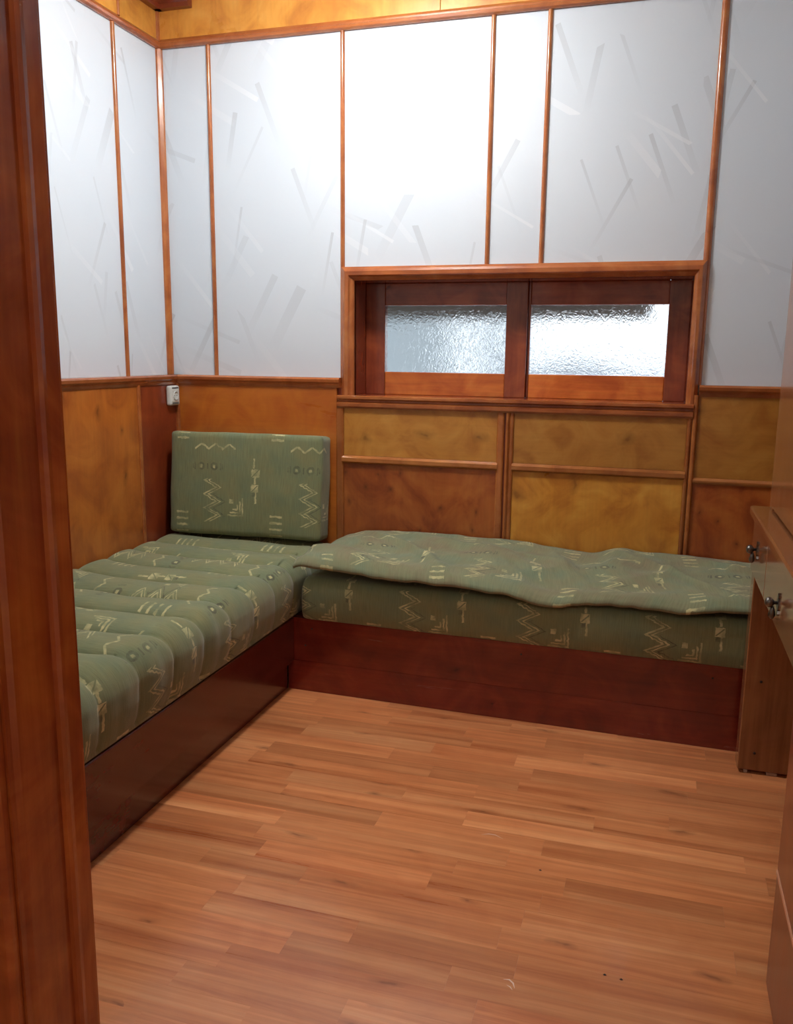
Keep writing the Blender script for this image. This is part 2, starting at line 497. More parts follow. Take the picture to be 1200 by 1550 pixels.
# the hall the photograph is taken from
wall_hall = struct(link('wall_hall', boxes_mesh([((0.2, -5.3, -0.014), (0.3, -2.87, CEIL)), ((3.7, -5.3, -0.014), (3.8, -2.87, CEIL)),
                                                ((0.2, -5.4, -0.014), (3.8, -5.3, CEIL))]), M['plaster']))

# floor strips of the room
SW = 0.085
plank_meshes = {}
def plank_mesh(L):
    k = round(L * 20) / 20
    if k not in plank_meshes:
        plank_meshes[k] = box_mesh((0, -SW / 2 + 0.0001, -0.013), (k - 0.0002, SW / 2 - 0.0001, 0), 0.0)
    return plank_meshes[k], k
row = 0
y = -0.42
while y > -2.74:
    x = 0.70 - random.random() * 0.3
    while x < XR - 0.02:
        L = random.choice((0.30, 0.40, 0.50, 0.60, 0.70, 0.80))
        if x + L > XR - 0.02: L = math.floor((XR + 0.05 - x) * 20) / 20
        if L < 0.1: break
        me, k = plank_mesh(L)
        o = link('floor_strip', me, M['plank'], floor, (x, y, random.uniform(-0.0004, 0)))
        x += k
    y -= SW; row += 1
box('hall_floor_board', (0.3, -5.3, -0.014), (3.7, y + SW / 2 - 0.002, 0.0), M['plank'], floor, 0)
# floor under the benches
box('floor_edge_board', (-0.012, -2.75, -0.014), (0.39, -0.42 + SW / 2, -0.001), M['plank'], floor, 0)

def flat_mark(name, pts, wdt, mat):
    V = []; F = []
    for k, (x, y) in enumerate(pts):
        a = pts[max(0, k - 1)]; b = pts[min(len(pts) - 1, k + 1)]
        d = Vector((b[0] - a[0], b[1] - a[1])).normalized(); h = wdt * (0.5 if 0 < k < len(pts) - 1 else 0.1)
        V += [(x - d.y * h, y + d.x * h, 0.0006), (x + d.y * h, y - d.x * h, 0.0006)]
    F = [[2 * k, 2 * k + 1, 2 * k + 3, 2 * k + 2] for k in range(len(pts) - 1)]
    c = Vector((pts[0][0], pts[0][1], 0))
    return link(name, mesh_from(name, [Vector(v) - c for v in V], F), mat, floor, c)
M['scuff'] = plain('floor_scuff', srgb(232, 206, 190), 0.5)
flat_mark('scuff', [(1.985, -1.915), (1.998, -1.912), (2.008, -1.920), (2.014, -1.935)], 0.004, M['scuff'])
flat_mark('scuff', [(1.995, -1.930), (2.004, -1.934), (2.010, -1.942)], 0.003, M['scuff'])
flat_mark('scuff', [(1.82, -1.345), (1.84, -1.335), (1.86, -1.335), (1.885, -1.348)], 0.003, M['scuff'])
for sx, sy in ((2.242, -1.834), (2.205, -1.83), (2.01, -1.47)):
    flat_mark('speck', [(sx - 0.004, sy), (sx, sy + 0.001), (sx + 0.004, sy)], 0.007, M['screw'])

# ------------------------------------------------------------------ wall cladding
BX = [0.250, 0.880, 1.520, 1.744, 2.386]
def bpanel(name, x0, x1, z0, z1, y, mat, parent=wall_back, th=0.012, bevel=0.0015):
    return box(name, (x0, y, z0), (x1, y + th, z1), mat, parent, bevel)
xs = [-0.012] + BX + [XR + 0.012]
for a, b in zip(xs[:-1], xs[1:]):
    z0 = ZC - 0.03 if (b <= BX[1] + 1e-6 or a >= BX[4] - 1e-6) else OZ1 + 0.02
    bpanel('white_panel', a + 0.001, b - 0.001, z0, ZT + 0.03, 0.0, M['white'])
for x in BX:
    z0 = ZC if x in (BX[0],) else (ZC if x in (BX[1], BX[4]) else OZ1 + 0.055)
    bw = 0.020 if x != BX[4] else 0.028
    o = prism('batten', [(x + p[0], -p[1]) for p in halfround(bw, 0.012)], 'z', z0, ZT + 0.01, M['trim_v'], wall_back, True)
# left wall boards
ys = [0.0, -0.345, -0.98, -1.62, -2.26, -2.75]
for a, b in zip(ys[:-1], ys[1:]):
    box('white_panel', (-0.012, b + 0.001, ZC - 0.03), (0.0, a - 0.001, ZT + 0.03), M['white'], wall_left, 0.0015)
for yy in ys[1:-1]:
    prism('batten', [(p[1], yy + p[0]) for p in halfround(0.022, 0.012)], 'z', ZC, ZT + 0.01, M['trim_v'], wall_left, True)
prism('corner_batten', [(0, 0), (0, -0.024), (0.008, -0.022), (0.020, -0.010), (0.022, 0)], 'z', ZC, ZT + 0.01, M['trim_v'], wall_left)

# top rail with a two-step profile, frieze above it
def rail_prof(d0, z0, sgn):
    # depth, height pairs measured from the wall face
    return [(0, z0), (0.012, z0), (0.022, z0 + 0.006), (0.024, z0 + 0.016), (0.017, z0 + 0.020), (0.017, z0 + 0.027),
            (0.012, z0 + 0.034), (0.005, z0 + 0.040), (0, z0 + 0.040)]
prism('top_rail', [(-d, z) for d, z in rail_prof(0, ZT, 1)], 'x', 0, XR, M['trim'], wall_back)
prism('top_rail', [(d, z) for d, z in rail_prof(0, ZT, 1)], 'y', -2.75, 0, M['trim_y'], wall_left)
for a, b in ((0.0, 1.30), (1.30, 2.44), (2.44, XR)):
    bpanel('frieze_panel', a + 0.001, b - 0.001, ZT + 0.03, CEIL, -0.003, M['frieze'], th=0.015)
for a, b in ((0.0, -0.30), (-0.30, -1.5), (-1.5, -2.75)):
    box('frieze_panel', (-0.012, b + 0.001, ZT + 0.03), (0.003, a - 0.001, CEIL), M['frieze'], wall_left, 0.0015)
prism('frieze_bead', [(0.003, -0.003), (0.003, -0.016), (0.010, -0.012), (0.014, -0.003)], 'z', ZT + 0.03, CEIL, M['trim_v'], wall_left)
prism('frieze_bead', [(0.003 + p[1], -0.30 + p[0]) for p in halfround(0.016, 0.008)], 'z', ZT + 0.04, CEIL, M['trim_v'], wall_left, True)
# dark cornice piece in the ceiling corner
cor = struct(empty('trim_1', (0, 0, 2.876)))
cp = [(0.003, 2.876), (0.034, 2.876), (0.040, 2.892), (0.056, 2.902), (0.060, 2.95), (0.003, 2.95)]
prism('cornice_arm', [(-d, z) for d, z in cp], 'x', 0.003, 0.178, M['pan_dark'], cor)
prism('cornice_arm', [(d, z) for d, z in cp], 'y', -2.75, -0.003, M['pan_dark'], cor)

# chair rails
def chair_prof(f):
    return [(0, ZC - 0.045), (f + 0.004, ZC - 0.045), (f + 0.010, ZC - 0.034), (f + 0.011, ZC - 0.026), (f + 0.019, ZC - 0.020),
            (f + 0.021, ZC - 0.008), (f + 0.015, ZC), (0, ZC)]
prism('chair_rail', [(-d, z) for d, z in chair_prof(0.03)], 'x', 0.0, 0.878, M['trim'], wall_back)
prism('chair_rail', [(-d, z) for d, z in chair_prof(0.03)], 'x', 2.392, XR, M['trim'], wall_back)
struct(prism('trim_2', [(d, z) for d, z in chair_prof(0.05)], 'y', -2.75, 0.0, M['trim_y']))

# lower boards of the back wall
ZW = ZC - 0.04
def low(name, x0, x1, z0, z1, mat, y=WB): return box(name, (x0, y, z0), (x1, y + 0.012, z1), mat, wall_back, 0.0015)
box('backing_board', (-0.012, WB + 0.012, 0.0), (0.885, 0.012, ZW), M['pan_dark'], wall_back, 0)
box('backing_board', (0.885, WB + 0.012, 0.0), (2.39, 0.012, 1.16), M['pan_dark'], wall_back, 0)
box('backing_board', (2.39, WB + 0.012, 0.0), (XR, 0.012, ZW), M['pan_dark'], wall_back, 0)
low('wood_panel', 0.05, 0.862, 0.0, ZW, M['pan_orange'])
low('wood_panel', 0.896, 1.592, 0.945, 1.160, M['pan_tan'])
low('wood_panel', 0.896, 1.592, 0.0, 0.910, M['pan_red'])
low('wood_panel', 1.663, 2.357, 0.945, 1.160, M['pan_tan'])
low('wood_panel', 1.663, 2.357, 0.0, 0.910, M['pan_yellow'])
low('wood_panel', 2.394, XR, 0.920, ZW, M['pan_tan'])
low('wood_panel', 2.394, XR, 0.0, 0.898, M['pan_red'])
def stick(x0, x1, z0, z1, d=0.010, mat=M['trim_low_v']):
    return prism('panel_batten', [(x0, WB + 0.012), (x0, WB - d * 0.5), (x0 + 0.006, WB - d), (x1 - 0.006, WB - d), (x1, WB - d * 0.5), (x1, WB + 0.012)],
                 'z', z0, z1, mat, wall_back)
stick(0.862, 0.896, 0.0, 1.158)
stick(1.592, 1.622, 0.0, 1.158, 0.007); stick(1.630, 1.645, 0.0, 1.158, 0.012); stick(1.645, 1.663, 0.0, 1.158, 0.006)
box('backing_board', (1.592, WB + 0.004, 0.0), (1.663, WB + 0.012, 1.158), M['pan_dark'], wall_back, 0)
stick(2.357, 2.374, 0.0, 1.158, 0.008); stick(2.376, 2.394, 0.0, ZW, 0.012)
prism('panel_batten', [(WL, WB), (WL, WB - 0.012), (WL + 0.010, WB - 0.012), (WL + 0.016, WB - 0.004), (WL + 0.016, WB)], 'z', 0.0, ZW, M['trim_v'], wall_back)
def hrail(x0, x1, zc, d=0.014, h=0.034):
    return prism('panel_rail', [(WB + 0.012, zc - h / 2), (WB - 0.004, zc - h / 2), (WB - d, zc - h / 2 + 0.008), (WB - d, zc + h / 2 - 0.010), (WB - 0.002, zc + h / 2), (WB + 0.012, zc + h / 2)],
                 'x', x0, x1, M['trim_low'], wall_back)
hrail(0.890, 1.598, 0.928); hrail(1.660, 2.362, 0.928); hrail(2.392, XR, 0.909, 0.010, 0.024)
# lower boards of the left wall
box('backing_board', (-0.012, -2.75, 0.0), (WL - 0.012, 0.0, ZW), M['pan_dark'], wall_left, 0)
box('wood_panel', (WL - 0.012, -0.335, 0.0), (WL, -0.03, ZW), M['pan_dark'], wall_left, 0.0015)
for a, b in ((-0.355, -0.98), (-0.99, -1.6), (-1.61, -2.2), (-2.21, -2.75)):
    box('wood_panel', (WL - 0.012, b, 0.0), (WL, a, ZW), M['pan_left'], wall_left, 0.0015)
prism('panel_batten', [(WL - 0.012, -0.333), (WL + 0.003, -0.333), (WL + 0.006, -0.338), (WL + 0.006, -0.352), (WL + 0.003, -0.357), (WL - 0.012, -0.357)], 'z', 0.0, ZW, M['trim_v'], wall_left)
# right and door wall boards (not in the picture, they close the room)
box('wood_panel', (XR, -2.75, 0.0), (XR + 0.012, 0.0, ZC), M['pan_orange'], wall_right, 0)
box('white_panel', (XR, -2.75, ZC), (XR + 0.012, 0.0, CEIL), M['white'], wall_right, 0)

# ------------------------------------------------------------------ window
win = struct(empty('window_1', (1.64, 0.0, 1.15)))
win['label'] = 'low wide wooden window with two frosted panes under the white wall boards'
def wprof(a, b, lo, d=0.028):
    """frame moulding: stepped towards the opening; a = outer, b = inner edge, coordinate against depth"""
    s = 1 if b > a else -1
    return [(a, 0.012), (a, -d * 0.55), (a + s * 0.010, -d * 0.8), (a + s * 0.020, -d), (b - s * 0.018, -d), (b - s * 0.012, -d * 0.62), (b, -d * 0.5), (b, 0.012)]
# top and side casings with mitred ends
def casing(name, outer, inner, depthprof, mat):
    """mitred moulding between two segments outer (P,Q) and inner (P,Q) in x,z; depthprof = (t across, y)"""
    V = []; F = []; n = len(depthprof)
    for k in (0, 1):
        for t, yy in depthprof:
            V.append((outer[k][0] + (inner[k][0] - outer[k][0]) * t, yy, outer[k][1] + (inner[k][1] - outer[k][1]) * t))
    for i in range(n): F.append([i, (i + 1) % n, n + (i + 1) % n, n + i])
    F += [list(range(n)), list(range(2 * n - 1, n - 1, -1))]
    c = Vector([sum(v[i] for v in V) / len(V) for i in range(3)])
    me = fixn(mesh_from(name, [Vector(v) - c for v in V], F))
    return link(name, me, mat, win, c - win.location)
cpf = [(0, 0.012), (0, -0.016), (0.16, -0.024), (0.34, -0.030), (0.62, -0.030), (0.72, -0.020), (0.9, -0.016), (1, -0.010), (1, 0.012)]
O = {'tl': (0.880, 1.768), 'tr': (2.388, 1.768), 'bl': (0.880, 1.160), 'br': (2.388, 1.160)}
I = {'tl': (OX0, OZ1), 'tr': (OX1, OZ1), 'bl': (OX0, OZ0), 'br': (OX1, OZ0)}
casing('casing', (O['tl'], O['tr']), (I['tl'], I['tr']), cpf, M['trim'])
casing('casing', (O['tl'], O['bl']), (I['tl'], I['bl']), cpf, M['trim_v'])
casing('casing', (O['tr'], O['br']), (I['tr'], I['br']), cpf, M['trim_v'])
prism('window_sill', [(0.012, 1.158), (-0.040, 1.158), (-0.046, 1.166), (-0.046, 1.180), (-0.036, 1.186), (-0.036, 1.194), (-0.050, 1.200), (-0.050, 1.210), (-0.044, 1.2135), (0.012, 1.2135)],
      'x', 0.868, 2.376, M['trim'], win)
SY = 0.150
# linings of the recess
box('lining', (OX0 - 0.012, 0.0, OZ0), (OX0, 0.235, OZ1), M['window_v'], win, 0)
box('lining', (OX1, 0.0, OZ0), (OX1 + 0.012, 0.235, OZ1), M['window_v'], win, 0)
box('lining', (OX0, 0.0, OZ1), (OX1, 0.235, OZ1 + 0.012), M['window'], win, 0)
box('lining', (OX0, 0.0, OZ0 - 0.0125), (OX1, 0.235, OZ0), M['window'], win, 0)
P0, P1, P2, P3, PZ0, PZ1 = 1.029, 1.583, 1.688, 2.258, 1.316, 1.612
def wb(n, x0, x1, z0, z1, y0, m): return box(n, (x0, y0, z0), (x1, y0 + 0.038, z1), m, win, 0.003, 2)
wb('sash_stile', OX0, P0, OZ0, OZ1, SY, M['window_v'])
wb('sash_stile', P1, P2 - 0.012, OZ0, OZ1, SY, M['window_v'])
wb('sash_rail', P0, P1, PZ1, OZ1, SY + 0.003, M['window'])
wb('sash_rail', P0, P1, OZ0, PZ0, SY + 0.003, M['window_o'])
wb('sash_stile', P2 - 0.012, P2, OZ0, OZ1, SY + 0.014, M['window_v'])
wb('sash_stile', P3, OX1, OZ0, OZ1, SY + 0.010, M['window_v'])
wb('sash_rail', P2, P3, PZ1, OZ1, SY + 0.014, M['window'])
wb('sash_rail', P2, P3, OZ0, PZ0, SY + 0.014, M['window_o'])
for a, b, yy in ((P0, P1, SY + 0.020), (P2, P3, SY + 0.030)):
    g = box('pane', (a - 0.004, yy, PZ0 - 0.004), (b + 0.004, yy + 0.005, PZ1 + 0.004), M['glass'], win, 0)
# what shows through the glass
out = struct(empty('wall_outside', (1.3, 0.9, 0)))
box('render_wall', (-0.6, 1.62, 0.2), (1.02, 1.70, 2.6), M['outwall'], out, 0.004)
box('render_wall', (1.16, 1.72, 0.2), (1.40, 1.80, 2.6), M['outwall'], out, 0.004)
box('lintel_beam', (0.3, 0.42, 1.565), (2.19, 0.50, 1.95), M['outbeam'], out, 0.004)
box('parapet', (1.66, 1.10, 0.2), (1.98, 1.20, 1.375), M['outpar'], out, 0.004)
box('parapet', (1.40, 1.25, 0.2), (2.6, 1.30, 1.315), M['outpar'], out, 0.004)

# ------------------------------------------------------------------ door frame on the near left
door = struct(empty('door_1', (1.53, -2.81, 0)))
JX = 1.548
# jamb board, door stop, both casings; cross sections in x,y
prism('jamb_board', [(DX0, YD), (JX - 0.010, YD), (JX - 0.010, -2.855), (JX - 0.014, -2.862), (JX - 0.014, -2.870), (DX0, -2.870)], 'z', 0, DZ, M['jamb'], door)
prism('door_stop', [(JX - 0.010, YD - 0.002), (JX - 0.003, YD - 0.002), (JX, YD - 0.006), (JX - 0.002, -2.776), (JX - 0.001, -2.783), (JX - 0.004, -2.788), (JX - 0.010, -2.789)], 'z', 0, DZ, M['jamb'], door)
prism('casing', [(JX - 0.018, -2.871), (JX - 0.018, -2.880), (JX - 0.024, -2.886), (JX - 0.050, -2.890), (JX - 0.085, -2.890), (JX - 0.100, -2.886), (JX - 0.105, -2.871)], 'z', 0, DZ + 0.09, M['jamb'], door)
prism('casing', [(DX0 - 0.08, YD), (DX0 - 0.08, YD + 0.012), (DX0 + 0.01, YD + 0.014), (DX0 + 0.018, YD + 0.010), (DX0 + 0.018, YD)], 'z', 0, DZ + 0.08, M['jamb'], door)
# the other side of the doorway, outside the picture
prism('jamb_board', [(DX1, YD), (DX1 - 0.02, YD), (DX1 - 0.02, -2.87), (DX1, -2.87)], 'z', 0, DZ, M['jamb'], door)
box('jamb_board', (DX0, -2.87, DZ - 0.02), (DX1, YD, DZ), M['jamb'], door, 0.002)

# ------------------------------------------------------------------ benches
HB = 0.318
lb = tag(empty('storage_bench', (0.45, -1.6, 0)), 'dark red wooden bench base along the left wall under the ridged mattress', 'bench')
box('front_board', (0.822, -2.70, 0.128), (0.850, -0.4975, HB - 0.002), M['base_y'], lb, 0.003)
box('kick_board', (0.795, -2.70, 0.0), (0.818, -0.4975, 0.126), M['base_y'], lb, 0.003)
box('seat_board', (0.06, -2.70, HB - 0.020), (0.820, -0.05, HB - 0.002), M['base'], lb, 0)
box('end_board', (0.06, -2.70, 0.0), (0.793, -2.68, HB - 0.022), M['base'], lb, 0)
box('end_board', (0.06, -0.09, 0.0), (0.793, -0.07, HB - 0.022), M['base'], lb, 0)
bb = tag(empty('storage_bench', (1.9, -0.3, 0)), 'dark red wooden bench base under the window with small plugged screw holes', 'bench')
SL = -0.020   # the front stands slightly askew to the wall
def yb(x): return -0.497 + SL * (x - 0.85)
def skew(name, x0, x1, z0, z1, d0, d1, mat, parent):
    V = [(x, yb(x) + d, z) for z in (z0, z1) for x, d in ((x0, d0), (x1, d0), (x1, d1), (x0, d1))]
    F = [[0, 3, 2, 1], [4, 5, 6, 7], [0, 1, 5, 4], [1, 2, 6, 5], [2, 3, 7, 6], [3, 0, 4, 7]]
    c = Vector(((x0 + x1) / 2, yb((x0 + x1) / 2), z0))
    me = mesh_from(name, [Vector(v) - c for v in V], F)
    bm = bmesh.new(); bm.from_mesh(me); bmesh.ops.bevel(bm, geom=bm.edges[:], offset=0.001, segments=1, affect='EDGES'); bm.to_mesh(me); bm.free()
    return link(name, me, mat, parent, c - parent.location)
skew('front_board', 0.820, XR - 0.01, 0.1322, HB - 0.002, 0.0, 0.024, M['base'], bb)
skew('front_board', 0.820, XR - 0.01, 0.0, 0.132, 0.001, 0.024, M['base'], bb)
box('seat_board', (0.822, -0.47, HB - 0.020), (XR - 0.01, -0.05, HB - 0.002), M['base'], bb, 0)
for sx, sz in ((0.93, 0.275), (0.90, 0.20), (1.80, 0.272), (2.49, 0.268)):
    lathe('screw_plug', [(0.0035, 0.0), (0.0035, -0.0015), (0.002, -0.002)], M['screw'], bb, Vector((sx, yb(sx) + 0.0003, sz)) - bb.location, 'y', 10)

# ------------------------------------------------------------------ upholstery
def fn(x, y, z=0.0): return mnoise.noise(Vector((x, y, z)))

def grid_mesh(name, P, UV, closed_caps=True):
    """P, UV: arrays [i][j]; grid of quads; optional fan caps on both i ends"""
    ni, nj = len(P), len(P[0])
    V = [p for r in P for p in r]; F = []
    uv = []
    for i in range(ni - 1):
        for j in range(nj - 1):
            q = [(i, j), (i + 1, j), (i + 1, j + 1), (i, j + 1)]
            F.append([a * nj + b for a, b in q]); uv += [UV[a][b] for a, b in q]
    if closed_caps:
        for i in (0, ni - 1):
            idx = [i * nj + j for j in range(nj)]
            F.append(idx); uv += [(P[i][j][0] + P[i][j][1], P[i][j][2]) for j in range(nj)]
    me = mesh_from(name, V, F, True)
    l = me.uv_layers.new(name='UVMap')
    l.data.foreach_set('uv', [c for t in uv for c in t])
    return me

def path_resample(pts, step):
    out = [pts[0]]; s = [0.0]
    for a, b in zip(pts[:-1], pts[1:]):
        d = math.dist(a, b); n = max(1, int(d / step))
        for k in range(1, n + 1):
            t = k / n
            out.append((a[0] + (b[0] - a[0]) * t, a[1] + (b[1] - a[1]) * t)); s.append(s[-1] + d / n)
    return out, s

def arc(cx, cz, rx, rz, a0, a1, n=14):
    return [(cx + rx * math.cos(math.radians(a0 + (a1 - a0) * k / n)), cz + rz * math.sin(math.radians(a0 + (a1 - a0) * k / n))) for k in range(n + 1)]

# left mattress: cross section x,z from the front bottom over the top to the wall
sec = [(0.835, HB), (0.850, HB + 0.006), (0.862, HB + 0.04), (0.870, HB + 0.09)] + arc(0.775, 0.452, 0.097, 0.105, 8, 90, 16) + [(0.62, 0.560), (0.4, 0.560), (0.15, 0.558)] + arc(0.108, 0.515, 0.050, 0.043, 90, 180, 8) + [(0.058, HB + 0.02), (0.063, HB), (0.4, HB)]
pts, ss = path_resample(sec, 0.012)
Y0, Y1 = -2.69, -0.045
CH = [-0.12 - 0.185 * k for k in range(-1, 16)]     # stitched channels
def channel(yy):
    d = min(abs(yy - c) for c in CH)
    t = min(1.0, d / 0.0925)
    return math.sqrt(max(0.0, 1 - (1 - t) ** 2.4))            # 0 in the crease, 1 on the crest
P = []; UV = []
ny = 420
for i in range(ny + 1):
    yy = Y0 + (Y1 - Y0) * i / ny
    rp = []; ru = []
    ends = min(1.0, min(yy - Y0, Y1 - yy) / 0.05); er = math.sqrt(max(0.0, 1 - (1 - ends) ** 2))
    for (px, pz), s in zip(pts, ss):
        # creases bow a little along their length, and slacken over the front edge
        ywob = yy + 0.05 * math.sin((px - 0.05) * 3.2) - 0.012 * fn(px * 6, yy * 2.0, 3)
        top = max(0.0, min(1.0, (pz - 0.44) / 0.10))
        inn = max(0.0, min(1.0, (0.86 - px) / 0.16)) * max(0.0, min(1.0, (px - 0.05) / 0.10))
        c = channel(ywob)
        dz = -(1 - c) * 0.046 * top * (0.22 + 0.78 * inn) + 0.006 * fn(px * 5, yy * 5, 1) * top
        front = 1 - inn
        dx = 0.0
        if px > 0.8 and pz > HB + 0.01:
            dx = -(1 - c) * 0.014 + 0.007 * fn(yy * 7, pz * 5, 5) + 0.004 * fn(yy * 22, pz * 3, 9)
        x_, z_ = px + dx, pz + dz
        if pz > HB + 0.01:
            z_ = HB + (z_ - HB) * (0.55 + 0.45 * er)
        rp.append((x_, yy, z_)); ru.append((yy + 1.80 + 0.440, 0.085 + s))
    P.append(rp); UV.append(ru)
lm_loc = Vector((0.45, -1.6, HB))
P = [[tuple(Vector(p) - lm_loc) for p in r] for r in P]
lm = tag(link('mattress', fixn(grid_mesh('mattress_left', P, UV)), M['fabric'], None, lm_loc),
         'long green patterned mattress with stitched cross ridges along the left wall', 'mattress')

# back mattress: cross section y,z
def back_section(k):
    return [(-0.500, HB), (-0.515, HB + 0.004), (-0.528, HB + 0.04), (-0.533, HB + 0.10)] + arc(-0.485, HB + 0.132, 0.047, 0.050, 185, 90, 10) + [(-0.3, 0.502), (-0.12, 0.502)] + arc(-0.075, 0.47, 0.035, 0.030, 90, 0, 6) + [(-0.04, HB), (-0.25, HB)]
pts, ss = path_resample(back_section(0), 0.014)
P = []; UV = []
nx = 190; BX0, BX1 = 0.884, XR - 0.02
for i in range(nx + 1):
    xx = BX0 + (BX1 - BX0) * i / nx
    e = min(1.0, min(xx - BX0, BX1 - xx) / 0.07); er = math.sqrt(max(0.0, 1 - (1 - e) ** 2))
    rp = []; ru = []
    for (py, pz), s in zip(pts, ss):
        f = 1.0 if pz > HB + 0.003 else 0.0
        cy_, cz_ = -0.28, HB + 0.09
        y_ = cy_ + (py - cy_) * (0.86 + 0.14 * er); z_ = pz if not f else HB + (pz - HB) * (0.80 + 0.20 * er)
        if py < -0.48 and f: y_ += 0.006 * fn(xx * 4, pz * 6, 2)
        y_ += SL * (xx - 0.85) * (0.0 if py > -0.1 else 1.0) * min(1, (-py) / 0.5)
        rp.append((xx, y_, z_)); ru.append((xx - 1.345 + 0.215, 0.085 + s))
    P.append(rp); UV.append(ru)
bm_loc = Vector((1.9, -0.3, HB))
P = [[tuple(Vector(p) - bm_loc) for p in r] for r in P]
tag(link('mattress', fixn(grid_mesh('mattress_back', P, UV)), M['fabric'], None, bm_loc),
    'thick green patterned mattress under the window beneath the rumpled cover', 'mattress')

# rumpled cover on it: heights of the front edge and of the crest by the wall
FE = [(0.84, .566), (0.886, .566), (1.1, .560), (1.305, .549), (1.569, .546), (1.72, .535), (1.823, .518), (1.897, .502), (2.0, .516), (2.181, .530), (2.35, .526), (2.45, .540), (2.601, .548), (3.1, .545)]
BE = [(0.84, .585), (0.906, .590), (1.033, .615), (1.281, .620), (1.40, .622), (1.542, .614), (1.70, .616), (1.834, .598), (2.027, .584), (2.08, .602), (2.132, .620), (2.22, .604), (2.291, .606), (2.45, .600), (2.644, .594), (3.1, .58)]
FEX, FEZ = zip(*FE); BEX, BEZ = zip(*BE)
def sm(xs, zs, x):
    return sum(float(np.interp(x + d, xs, zs)) for d in (-0.03, -0.015, 0, 0.015, 0.03)) / 5
nx, nt_ = 230, 46
top = []; uvt = []
CX0, CX1 = 0.868, XR - 0.03
for i in range(nx + 1):
    xx = CX0 + (CX1 - CX0) * i / nx
    zf, zb = sm(FEX, FEZ, xx), sm(BEX, BEZ, xx)
    yf = -0.552 + SL * (xx - 0.85) - 0.010 * math.sin(xx * 5.0) - 0.008 * fn(xx * 6, 0.3)
    rt_, ru = [], []
    for j in range(nt_ + 1):
        t = j / nt_
        yy = yf + (-0.052 - yf) * t
        xo = xx + (0.055 * t if True else 0) * max(0.0, 1 - (xx - CX0) / 0.3)
        z = zf + (zb - zf) * (t ** 0.8)
        amp = math.sin(math.pi * min(1, t * 1.02)) ** 0.7 if 0 < t < 1 else 0.0
        q = fn(xo * 2.6 + yy * 2.0, yy * 5.0, 4.0)
        r_ = 1 - abs(fn(xo * 3.4 - yy * 1.5, yy * 4.0 + xo * 1.2, 8.0)) * 2.2
        f_ = max(0.0, 1 - abs(fn(xo * 2.2 + yy * 3.0, yy * 1.2 - xo * 0.5, 12.0)) * 7.0)
        z += amp * (0.020 * q + 0.020 * max(0, r_) + 0.022 * f_ - 0.004)
        z += 0.012 * math.exp(-((t - 0.10) / 0.09) ** 2) - 0.012 * math.exp(-(t / 0.03) ** 2)
        z += 0.004 * fn(xo * 14, yy * 14, 2)
        le = max(0.0, 1 - (xx - CX0) / 0.05); z -= 0.010 * le ** 2
        z = max(z, 0.530) if 0.09 < t < 0.95 else max(z, 0.500 if t < 0.03 else 0.521)
        z += (0.007 * fn(xx * 9, 0.7, 1) + 0.004 * fn(xx * 21, 0.2, 6)) * math.exp(-(t / 0.12) ** 2)
        rt_.append((xo, yy, z)); ru.append((xo + 0.05 * q, (yy + 0.6) * 1.05 + 0.02 * q))
    top.append(rt_); uvt.append(ru)
ni, nj = nx + 1, nt_ + 1
V = [p for r in top for p in r]
TH = 0.014
V += [(p[0], p[1] + (0.004 if j == 0 else 0), p[2] - TH * (0.8 if j in (0,) else 1)) for r in top for j, p in enumerate(r)]
F = []; U = []
for i in range(nx):
    for j in range(nt_):
        q = [(i, j), (i + 1, j), (i + 1, j + 1), (i, j + 1)]
        F.append([a * nj + b for a, b in q]); U += [uvt[a][b] for a, b in q]
        F.append([ni * nj + a * nj + b for a, b in q[::-1]]); U += [uvt[a][b] for a, b in q[::-1]]
def side(a, b):
    F.append([a[0] * nj + a[1], ni * nj + a[0] * nj + a[1], ni * nj + b[0] * nj + b[1], b[0] * nj + b[1]])
    U.extend([uvt[a[0]][a[1]], uvt[a[0]][a[1]], uvt[b[0]][b[1]], uvt[b[0]][b[1]]])
for i in range(nx):
    side((i, 0), (i + 1, 0)); side((i + 1, nt_), (i, nt_))
for j in range(nt_):
    side((0, j + 1), (0, j)); side((nx, j), (nx, j + 1))
cv_loc = Vector((1.9, -0.3, 0.525))
me = mesh_from('cover', [Vector(v) - cv_loc for v in V], F, True)
l = me.uv_layers.new(name='UVMap'); l.data.foreach_set('uv', [c for t in U for c in t])
tag(link('bench_cover', fixn(me), M['fabric_cover'], None, cv_loc),
    'rumpled green patterned cover lying on the bench under the window', 'cover')

